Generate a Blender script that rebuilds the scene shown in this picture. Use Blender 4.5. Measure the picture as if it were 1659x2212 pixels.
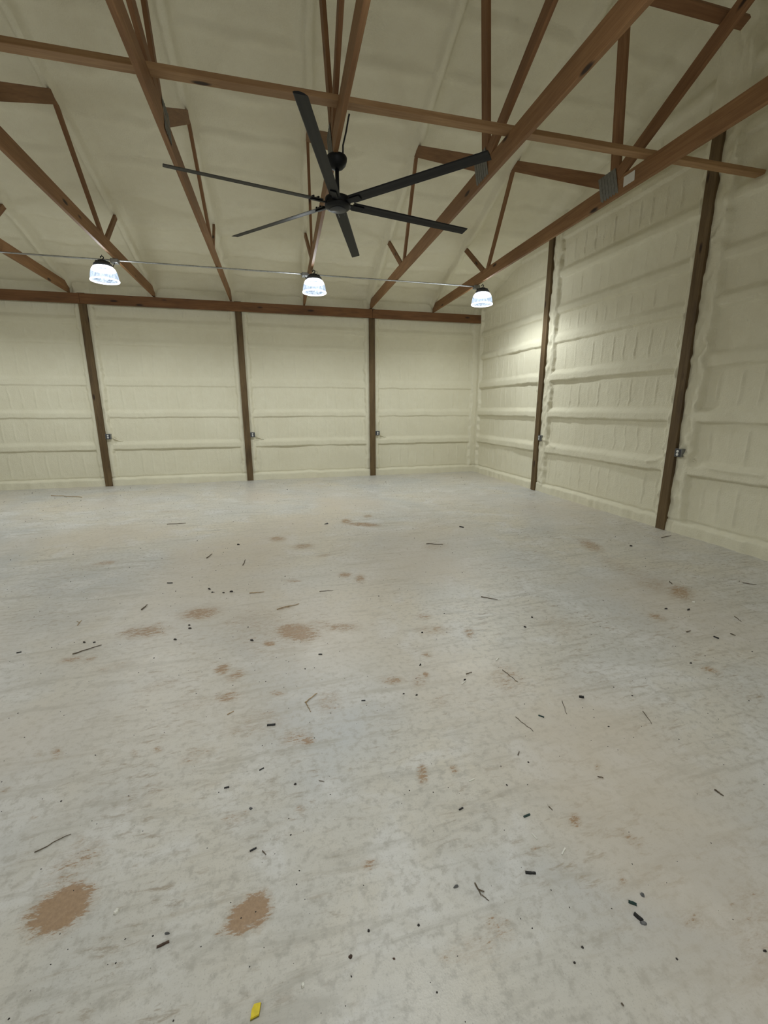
import bpy, bmesh, math, random
import numpy as np
from mathutils import Vector, Matrix

for o in list(bpy.data.objects):
    bpy.data.objects.remove(o)
scene = bpy.context.scene
COL = scene.collection
random.seed(7)
RNG = np.random.default_rng(11)

# ------------------------------------------------------------------ camera
# origin: far right corner of the shop at floor level; x to the right, y away from the viewer, z up (metres)
CAM = Vector((-5.413, -10.995, 1.696))
PITCH, YAW, ROLL, FPX = -0.233, 0.2555, -0.002, 944.6
fw = Vector((math.sin(YAW) * math.cos(PITCH), math.cos(YAW) * math.cos(PITCH), math.sin(PITCH)))
rt = Vector((math.cos(YAW), -math.sin(YAW), 0.0))
up = rt.cross(fw)
r2 = rt * math.cos(ROLL) + up * math.sin(ROLL)
u2 = up * math.cos(ROLL) - rt * math.sin(ROLL)
cam = bpy.data.cameras.new('camera')
cam.sensor_fit = 'HORIZONTAL'
cam.sensor_width = 36.0
cam.lens = FPX / 1659.0 * 36.0
cam.clip_start = 0.05
cam_ob = bpy.data.objects.new('camera', cam)
COL.objects.link(cam_ob)
m = Matrix((r2, u2, -fw)).transposed().to_4x4()
m.translation = CAM
cam_ob.matrix_world = m
scene.camera = cam_ob

# ------------------------------------------------------------------ world, exposure
world = bpy.data.worlds.new('world')
scene.world = world
world.use_nodes = True
world.node_tree.nodes['Background'].inputs[0].default_value = (0.6, 0.7, 0.9, 1)
world.node_tree.nodes['Background'].inputs[1].default_value = 0.02
scene.view_settings.view_transform = 'Standard'
scene.view_settings.look = 'None'
scene.view_settings.gamma = 1.0
scene.view_settings.exposure = 0.0
scene.view_settings.use_curve_mapping = False

LAMP_WATTS = 315.0          # thrown down through the lens
LAMP_SIDE_WATTS = 23.0      # escaping sideways and upwards through the clear refractor
LAMP_COLOUR = (0.925, 0.98, 1.0)
# the closed shop is lit only by its own high bay lamps (see high_bay below)

# ------------------------------------------------------------------ dimensions
LEFT_X = -15.3          # unseen left gable wall
DEPTH = 24.4            # full width of the building, ridge at half
CEIL0, CEIL_S = 4.26, 0.305
CHORD_Z0, CHORD_H = 4.005, 0.190
HEAD_Z0, HEAD_Z1 = 3.785, 3.985

def ceil_z(d):
    d = np.minimum(d, DEPTH - d)
    return CEIL0 + CEIL_S * d

# ------------------------------------------------------------------ helpers
def link(o, parent=None):
    COL.objects.link(o)
    if parent is not None:
        o.parent = parent
    return o

def tag(o, label=None, cat=None, group=None, kind=None):
    if label: o['label'] = label
    if cat: o['category'] = cat
    if group: o['group'] = group
    if kind: o['kind'] = kind
    return o

def empty(name, loc, label, cat, group=None):
    o = bpy.data.objects.new(name, None)
    o.empty_display_size = 0.1
    o.location = loc
    link(o)
    return tag(o, label, cat, group)

def mesh_obj(name, bm, mat, parent=None, smooth=False):
    bmesh.ops.recalc_face_normals(bm, faces=bm.faces[:])
    me = bpy.data.meshes.new(name)
    bm.to_mesh(me); bm.free()
    if smooth:
        me.polygons.foreach_set('use_smooth', [True] * len(me.polygons))
    me.materials.append(mat)
    return link(bpy.data.objects.new(name, me), parent)

def box_bm(bm, lo, hi, mtx=None, bevel=0.0):
    g = bmesh.ops.create_cube(bm, size=1.0)
    vs = g['verts']
    c = [(a + b) / 2 for a, b in zip(lo, hi)]
    s = [b - a for a, b in zip(lo, hi)]
    for v in vs:
        v.co = Vector((c[0] + v.co.x * s[0], c[1] + v.co.y * s[1], c[2] + v.co.z * s[2]))
    if bevel > 0:
        es = list({e for v in vs for e in v.link_edges})
        r = bmesh.ops.bevel(bm, geom=es, offset=bevel, segments=1, affect='EDGES')
        vs = list({v for f in r['faces'] for v in f.verts} | {v for v in vs if v.is_valid})
    if mtx is not None:
        for v in vs:
            if v.is_valid: v.co = mtx @ v.co
    return vs

def tube_bm(bm, pts, r, seg=8, cap=True, radii=None):
    rings = []
    pts = [Vector(p) for p in pts]
    n = len(pts)
    ref = None
    for i, p in enumerate(pts):
        t = (pts[min(i + 1, n - 1)] - pts[max(i - 1, 0)]).normalized()
        if ref is None:
            ref = Vector((0, 0, 1)) if abs(t.z) < 0.9 else Vector((1, 0, 0))
        a = t.cross(ref).normalized(); b = a.cross(t).normalized()
        ref = b
        rr = radii[i] if radii else r
        rings.append([bm.verts.new(p + (a * math.cos(2 * math.pi * k / seg) + b * math.sin(2 * math.pi * k / seg)) * rr) for k in range(seg)])
    for A, B in zip(rings, rings[1:]):
        for k in range(seg):
            bm.faces.new((A[k], A[(k + 1) % seg], B[(k + 1) % seg], B[k]))
    if cap:
        bm.faces.new(rings[0][::-1]); bm.faces.new(rings[-1])

def lathe_bm(bm, prof, seg=32, z0=0.0, close=False):
    rings = []
    for r, z in prof:
        if r < 1e-5:
            rings.append([bm.verts.new((0, 0, z + z0))])
        else:
            rings.append([bm.verts.new((r * math.cos(2 * math.pi * k / seg), r * math.sin(2 * math.pi * k / seg), z + z0)) for k in range(seg)])
    pairs = list(zip(rings, rings[1:]))
    if close: pairs.append((rings[-1], rings[0]))
    for A, B in pairs:
        for k in range(seg):
            a, b = A[k % len(A)], A[(k + 1) % len(A)]
            c, d = B[(k + 1) % len(B)], B[k % len(B)]
            vs = []
            for v in (a, b, c, d):
                if v not in vs: vs.append(v)
            if len(vs) > 2: bm.faces.new(vs)

def value_noise(shape, cells, seed):
    """smooth value noise on a grid; cells = lattice cells along each axis"""
    r = np.random.default_rng(seed)
    lat = r.standard_normal((cells[0] + 2, cells[1] + 2))
    u = np.linspace(0, cells[0], shape[0]); v = np.linspace(0, cells[1], shape[1])
    iu = np.minimum(u.astype(int), cells[0] - 1); iv = np.minimum(v.astype(int), cells[1] - 1)
    fu = u - iu; fv = v - iv
    fu = fu * fu * (3 - 2 * fu); fv = fv * fv * (3 - 2 * fv)
    a = lat[np.ix_(iu, iv)]; b = lat[np.ix_(iu + 1, iv)]
    c = lat[np.ix_(iu, iv + 1)]; d = lat[np.ix_(iu + 1, iv + 1)]
    fu = fu[:, None]; fv = fv[None, :]
    return (a * (1 - fu) + b * fu) * (1 - fv) + (c * (1 - fu) + d * fu) * fv

def sstep(a, b, x):
    t = np.clip((x - a) / (b - a), 0, 1)
    return t * t * (3 - 2 * t)

def grid_obj(name, P, mat, keep=None, parent=None):
    """P: (n, m, 3) vertex grid -> one smooth mesh"""
    n, mm = P.shape[:2]
    me = bpy.data.meshes.new(name)
    idx = np.arange(n * mm).reshape(n, mm)
    q = np.stack([idx[:-1, :-1], idx[1:, :-1], idx[1:, 1:], idx[:-1, 1:]], -1).reshape(-1, 4)
    if keep is not None:
        q = q[keep.reshape(-1)]
    me.vertices.add(n * mm)
    me.vertices.foreach_set('co', P.reshape(-1).astype(np.float32))
    me.loops.add(len(q) * 4)
    me.loops.foreach_set('vertex_index', q.reshape(-1).astype(np.int32))
    me.polygons.add(len(q))
    me.polygons.foreach_set('loop_start', np.arange(0, len(q) * 4, 4, dtype=np.int32))
    me.polygons.foreach_set('loop_total', np.full(len(q), 4, dtype=np.int32))
    me.update(calc_edges=True)
    me.polygons.foreach_set('use_smooth', np.ones(len(q), dtype=bool))
    me.validate()
    me.materials.append(mat)
    return link(bpy.data.objects.new(name, me), parent)

# ------------------------------------------------------------------ materials
def new_mat(name):
    mt = bpy.data.materials.new(name)
    mt.use_nodes = True
    nt = mt.node_tree
    return mt, nt, nt.nodes['Principled BSDF']

def N(nt, typ, **kw):
    n = nt.nodes.new(typ)
    for k, v in kw.items():
        if k in ('operation', 'blend_type', 'data_type', 'feature', 'distance', 'noise_dimensions', 'attribute_name', 'interpolation_type', 'wave_type', 'bands_direction', 'vector_type'):
            setattr(n, k, v)
        else:
            n.inputs[k].default_value = v
    return n

def ramp(nt, fac, stops):
    r = nt.nodes.new('ShaderNodeValToRGB')
    el = r.color_ramp.elements
    while len(el) < len(stops): el.new(0.5)
    for e, (p, c) in zip(el, stops):
        e.position = p
        e.color = (*c, 1) if len(c) == 3 else c
    nt.links.new(fac, r.inputs['Fac'])
    return r.outputs['Color']

def mixc(nt, fac, a, b, mode='MIX'):
    n = nt.nodes.new('ShaderNodeMix')
    n.data_type = 'RGBA'; n.blend_type = mode
    for sock, val in ((n.inputs[0], fac), (n.inputs[6], a), (n.inputs[7], b)):
        if isinstance(val, (int, float)): sock.default_value = val
        elif isinstance(val, tuple): sock.default_value = (*val, 1)
        else: nt.links.new(val, sock)
    return n.outputs[2]

def math_n(nt, op, a, b=None, c=None, clamp=False):
    n = nt.nodes.new('ShaderNodeMath'); n.operation = op; n.use_clamp = clamp
    for i, v in enumerate((a, b, c)):
        if v is None: continue
        if isinstance(v, (int, float)): n.inputs[i].default_value = v
        else: nt.links.new(v, n.inputs[i])
    return n.outputs[0]

def maprange(nt, val, a, b, c=0.0, d=1.0, smooth=True):
    n = nt.nodes.new('ShaderNodeMapRange')
    n.interpolation_type = 'SMOOTHSTEP' if smooth else 'LINEAR'
    nt.links.new(val, n.inputs[0])
    for i, v in zip((1, 2, 3, 4), (a, b, c, d)): n.inputs[i].default_value = v
    return n.outputs[0]

def coords(nt, scale=(1, 1, 1), rot=(0, 0, 0), rand=False):
    tc = nt.nodes.new('ShaderNodeTexCoord')
    mp = nt.nodes.new('ShaderNodeMapping')
    mp.inputs['Scale'].default_value = scale
    mp.inputs['Rotation'].default_value = rot
    src = tc.outputs['Object']
    if rand:
        oi = nt.nodes.new('ShaderNodeObjectInfo')
        va = nt.nodes.new('ShaderNodeVectorMath'); va.operation = 'SCALE'
        va.inputs[0].default_value = (37.0, 11.0, 5.0)
        nt.links.new(oi.outputs['Random'], va.inputs['Scale'])
        vb = nt.nodes.new('ShaderNodeVectorMath'); vb.operation = 'ADD'
        nt.links.new(src, vb.inputs[0]); nt.links.new(va.outputs[0], vb.inputs[1])
        src = vb.outputs[0]
    nt.links.new(src, mp.inputs['Vector'])
    return mp.outputs['Vector']

def noise(nt, vec, scale, detail=4.0, rough=0.55, dist=0.0):
    n = nt.nodes.new('ShaderNodeTexNoise')
    n.inputs['Scale'].default_value = scale
    n.inputs['Detail'].default_value = detail
    n.inputs['Roughness'].default_value = rough
    n.inputs['Distortion'].default_value = dist
    nt.links.new(vec, n.inputs['Vector'])
    return n.outputs['Fac']

def bump(nt, bsdf, h, strength, dist):
    b = nt.nodes.new('ShaderNodeBump')
    b.inputs['Strength'].default_value = strength
    b.inputs['Distance'].default_value = dist
    nt.links.new(h, b.inputs['Height'])
    nt.links.new(b.outputs[0], bsdf.inputs['Normal'])

def foam_material():
    mt, nt, b = new_mat('spray_foam')
    v = coords(nt)
    big = noise(nt, v, 1.3, 3)
    mid = noise(nt, v, 9.0, 4)
    fine = noise(nt, v, 52.0, 5, 0.65)
    c = ramp(nt, big, [(0.3, (0.755, 0.715, 0.555)), (0.7, (0.795, 0.76, 0.60))])
    c2 = mixc(nt, maprange(nt, mid, 0.35, 0.75, 0, 0.35), c, (0.72, 0.675, 0.505))
    nt.links.new(c2, b.inputs['Base Color'])
    b.inputs['Roughness'].default_value = 0.72
    b.inputs['Specular IOR Level'].default_value = 0.25
    h = math_n(nt, 'ADD', math_n(nt, 'MULTIPLY', fine, 0.8), math_n(nt, 'MULTIPLY', mid, 0.35))
    bump(nt, b, h, 0.8, 0.014)
    return mt

def wood_material(name, dark, light, knot=(0.035, 0.018, 0.010), grain=1.0, rough=0.62, stain=0.0):
    mt, nt, b = new_mat(name)
    v = coords(nt, (0.9, 14, 14), rand=True)
    g1 = noise(nt, v, 2.2, 5, 0.6, 0.6)
    v2 = coords(nt, (3.0, 90, 90), rand=True)
    g2 = noise(nt, v2, 1.0, 3, 0.6)
    vl = coords(nt, (0.7, 1.5, 1.5), rand=True)
    lo = noise(nt, vl, 1.4, 2)
    f = math_n(nt, 'ADD', math_n(nt, 'MULTIPLY', g1, 0.7), math_n(nt, 'MULTIPLY', g2, 0.3))
    c = ramp(nt, f, [(0.32, dark), (0.52, tuple((a + q) / 2 for a, q in zip(dark, light))), (0.68, light)])
    c = mixc(nt, maprange(nt, lo, 0.35, 0.7, 0.0, 0.45), c, tuple(x * 0.72 for x in dark))
    # knots
    vk = coords(nt, (1.6, 5.5, 5.5), rand=True)
    vo = nt.nodes.new('ShaderNodeTexVoronoi'); vo.inputs['Scale'].default_value = 1.0
    vo.inputs['Randomness'].default_value = 1.0
    nt.links.new(vk, vo.inputs['Vector'])
    kf = maprange(nt, vo.outputs['Distance'], 0.07, 0.16, 1.0, 0.0)
    c = mixc(nt, kf, c, knot)
    if stain > 0:
        vs = coords(nt, (1.0, 6, 6), rand=True)
        st = noise(nt, vs, 1.6, 5, 0.65)
        c = mixc(nt, maprange(nt, st, 0.48, 0.68, 0, stain), c, (0.05, 0.032, 0.02))
    nt.links.new(c, b.inputs['Base Color'])
    b.inputs['Roughness'].default_value = rough
    b.inputs['Specular IOR Level'].default_value = 0.3
    bump(nt, b, g2, 0.25, 0.004)
    return mt

def plain(name, col, rough=0.5, metal=0.0, spec=0.5, var=0.0, vscale=8.0):
    mt, nt, b = new_mat(name)
    if var > 0:
        f = noise(nt, coords(nt, rand=True), vscale, 4)
        c = ramp(nt, f, [(0.3, tuple(x * (1 - var) for x in col)), (0.7, tuple(min(1, x * (1 + var)) for x in col))])
        nt.links.new(c, b.inputs['Base Color'])
    else:
        b.inputs['Base Color'].default_value = (*col, 1)
    b.inputs['Roughness'].default_value = rough
    b.inputs['Metallic'].default_value = metal
    b.inputs['Specular IOR Level'].default_value = spec
    return mt

def floor_material():
    mt, nt, b = new_mat('stained_concrete')
    v = coords(nt)
    big = noise(nt, v, 0.55, 4, 0.55, 0.8)
    mid = noise(nt, v, 2.6, 5, 0.6, 0.5)
    fine = noise(nt, v, 26.0, 6, 0.65)
    grit = noise(nt, v, 160.0, 3, 0.6)
    # trowel sweeps: noise stretched along the power trowel's direction
    vs = coords(nt, (0.9, 5.5, 1), (0, 0, math.radians(-28)))
    sw = noise(nt, vs, 2.0, 6, 0.65, 0.6)
    vs2 = coords(nt, (0.7, 6.0, 1), (0, 0, math.radians(38)))
    sw2 = noise(nt, vs2, 2.4, 6, 0.7, 0.4)
    c = ramp(nt, big, [(0.34, (0.525, 0.530, 0.522)), (0.5, (0.585, 0.563, 0.512)), (0.66, (0.63, 0.583, 0.492))])
    c = mixc(nt, maprange(nt, mid, 0.47, 0.66, 0, 0.7), c, (0.67, 0.658, 0.632))
    c = mixc(nt, maprange(nt, sw, 0.50, 0.70, 0, 0.6), c, (0.385, 0.362, 0.31))
    c = mixc(nt, maprange(nt, sw2, 0.53, 0.74, 0, 0.5), c, (0.41, 0.365, 0.29))
    c = mixc(nt, maprange(nt, fine, 0.47, 0.68, 0, 0.62), c, (0.375, 0.352, 0.305))
    c = mixc(nt, maprange(nt, grit, 0.56, 0.74, 0, 0.5), c, (0.28, 0.26, 0.225))
    # faint brown scuffs in clusters
    vq = coords(nt, (1.0, 3.6, 1), (0, 0, math.radians(-32)))
    sc = noise(nt, vq, 9.0, 7, 0.72, 0.4)
    cl = noise(nt, v, 1.1, 3, 0.6)
    sk = math_n(nt, 'MULTIPLY', maprange(nt, sc, 0.53, 0.66), maprange(nt, cl, 0.40, 0.62, 0, 0.75))
    c = mixc(nt, sk, c, (0.29, 0.225, 0.155))
    # dried mud: where it lies comes from the mesh, its ragged edge from noise
    at = nt.nodes.new('ShaderNodeAttribute'); at.attribute_name = 'dirt'
    wt = nt.nodes.new('ShaderNodeAttribute'); wt.attribute_name = 'warm'
    vd = coords(nt, (1.0, 3.2, 1), (0, 0, math.radians(-30)))
    n1 = noise(nt, vd, 13.0, 8, 0.74, 0.5)
    n2 = noise(nt, v, 75.0, 4, 0.7)
    n3 = noise(nt, vd, 42.0, 8, 0.78, 0.3)
    nn = math_n(nt, 'ADD', math_n(nt, 'MULTIPLY', n1, 0.5), math_n(nt, 'MULTIPLY', n3, 0.5))
    e = math_n(nt, 'ADD', at.outputs['Fac'], math_n(nt, 'MULTIPLY', math_n(nt, 'SUBTRACT', nn, 0.5), 3.9))
    soft = maprange(nt, e, 0.0, 0.95, 0, 0.5)
    hard = maprange(nt, e, 0.56, 0.78, 0, 0.80)
    mud = ramp(nt, n2, [(0.3, (0.26, 0.148, 0.070)), (0.7, (0.40, 0.25, 0.132))])
    c = mixc(nt, maprange(nt, wt.outputs['Fac'], 0.0, 1.0, 0, 0.6), c, (0.57, 0.495, 0.40))
    soft_on = math_n(nt, 'MULTIPLY', soft, maprange(nt, at.outputs['Fac'], 0.02, 0.35))
    hard_on = math_n(nt, 'MULTIPLY', hard, maprange(nt, at.outputs['Fac'], 0.05, 0.3))
    c = mixc(nt, soft_on, c, (0.36, 0.265, 0.17))
    c = mixc(nt, hard_on, c, mud)
    # rare dark scuffs and specks over the whole slab
    vk = nt.nodes.new('ShaderNodeTexVoronoi'); vk.inputs['Scale'].default_value = 9.0
    nt.links.new(v, vk.inputs['Vector'])
    sp = maprange(nt, vk.outputs['Distance'], 0.03, 0.06, 1, 0)
    rare = maprange(nt, noise(nt, v, 4.0, 2), 0.52, 0.62)
    c = mixc(nt, math_n(nt, 'MULTIPLY', math_n(nt, 'MULTIPLY', sp, rare), 0.75), c, (0.12, 0.10, 0.08))
    nt.links.new(c, b.inputs['Base Color'])
    rg = ramp(nt, mid, [(0.3, (0.34,) * 3), (0.7, (0.52,) * 3)])
    nt.links.new(rg, b.inputs['Roughness'])
    b.inputs['Specular IOR Level'].default_value = 0.5
    h = math_n(nt, 'ADD', math_n(nt, 'MULTIPLY', fine, 0.5), math_n(nt, 'ADD', math_n(nt, 'MULTIPLY', grit, 0.25), math_n(nt, 'MULTIPLY', hard_on, 0.5)))
    bump(nt, b, h, 0.22, 0.006)
    return mt

def glow(name, lo, hi, s_lo, s_hi, scale, stretch=(1, 1, 1), clear=0.25):
    """clear prismatic acrylic lit from inside: facets of uneven brightness"""
    mt, nt, b = new_mat(name)
    nt.nodes.remove(b)
    out = nt.nodes['Material Output']
    v = coords(nt, stretch)
    n = noise(nt, v, scale, 4, 0.65, 1.2)
    col = ramp(nt, n, [(0.38, lo), (0.62, hi)])
    st = maprange(nt, n, 0.36, 0.66, s_lo, s_hi)
    em = nt.nodes.new('ShaderNodeEmission')
    nt.links.new(col, em.inputs['Color']); nt.links.new(st, em.inputs['Strength'])
    tr = nt.nodes.new('ShaderNodeBsdfTransparent')
    tr.inputs[0].default_value = (clear, clear, clear, 1)
    mx = nt.nodes.new('ShaderNodeAddShader')
    nt.links.new(tr.outputs[0], mx.inputs[0]); nt.links.new(em.outputs[0], mx.inputs[1])
    nt.links.new(mx.outputs[0], out.inputs['Surface'])
    return mt

FOAM = foam_material()
FLOOR = floor_material()
W_TRUSS = wood_material('truss_pine', (0.20, 0.097, 0.040), (0.335, 0.185, 0.083))
W_WEB = wood_material('web_pine', (0.185, 0.087, 0.038), (0.30, 0.162, 0.076))
W_BRACE = wood_material('brace_pine', (0.28, 0.155, 0.072), (0.45, 0.285, 0.145))
W_HEAD = wood_material('header_pine', (0.135, 0.058, 0.020), (0.235, 0.115, 0.047), stain=0.35)
W_POST = wood_material('treated_post', (0.10, 0.062, 0.027), (0.19, 0.13, 0.062), rough=0.7, stain=0.5)
STEEL = plain('galvanised_steel', (0.42, 0.43, 0.43), 0.42, 0.8, var=0.2, vscale=20)
PLATE = plain('truss_plate_steel', (0.17, 0.165, 0.15), 0.55, 0.35, var=0.2, vscale=30)
BLACK = plain('black_fan_metal', (0.006, 0.0065, 0.008), 0.5, 0.0, 0.25, var=0.15)
DARKGREY = plain('dark_cast_metal', (0.055, 0.058, 0.065), 0.5, 0.2)
HOOK = plain('black_hook_steel', (0.012, 0.012, 0.014), 0.45, 0.3)
CABLE = plain('black_cable', (0.018, 0.016, 0.015), 0.6)
WHITEPL = plain('white_plastic', (0.72, 0.72, 0.70), 0.4)
PAPER = plain('paper_tag', (0.62, 0.60, 0.55), 0.7)
BOXM = plain('outlet_box_steel', (0.23, 0.235, 0.235), 0.45, 0.6, var=0.2, vscale=30)
SLOT = plain('dark_slot', (0.02, 0.02, 0.02), 0.6)
RUBBER = plain('black_rubber', (0.012, 0.012, 0.013), 0.5, var=0.3, vscale=40)
TEAL = plain('dark_green_plastic', (0.012, 0.040, 0.036), 0.4, var=0.3, vscale=40)
TWIGM = plain('dry_twig', (0.115, 0.085, 0.055), 0.8, var=0.4, vscale=60)
STRAW = plain('tan_straw', (0.40, 0.29, 0.165), 0.75, var=0.3, vscale=60)
CRUMB = plain('dark_crumb', (0.035, 0.030, 0.026), 0.8, var=0.5, vscale=80)
GREYCH = plain('grey_flake', (0.13, 0.13, 0.13), 0.75, var=0.4, vscale=60)
BARK = plain('brown_bark', (0.075, 0.045, 0.030), 0.8, var=0.4, vscale=60)
WCHIP = plain('white_foam_chip', (0.75, 0.73, 0.66), 0.7, var=0.1, vscale=50)
YELLOW = plain('yellow_painted_chip', (0.75, 0.58, 0.015), 0.45, var=0.12, vscale=60)
YELLOWD = plain('yellow_chip_edge', (0.20, 0.17, 0.03), 0.6)
G_TOP = glow('lit_acrylic_top', (0.90, 0.96, 1.0), (1, 1, 1), 1.3, 2.6, 16, clear=0.7)
G_BODY = glow('lit_acrylic_body', (0.30, 0.46, 0.72), (0.72, 0.86, 1.0), 0.38, 0.80, 22, (1, 1, 0.35), clear=0.82)
G_RIM = glow('lit_acrylic_rim', (0.85, 0.95, 1.0), (1, 1, 1), 1.6, 3.2, 20, clear=0.6)
G_LENS = glow('lit_acrylic_lens', (0.28, 0.46, 0.78), (0.85, 0.95, 1.0), 0.32, 1.1, 26, clear=0.55)
SEAM = plain('lamp_seam', (0.10, 0.13, 0.18), 0.5)

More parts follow.
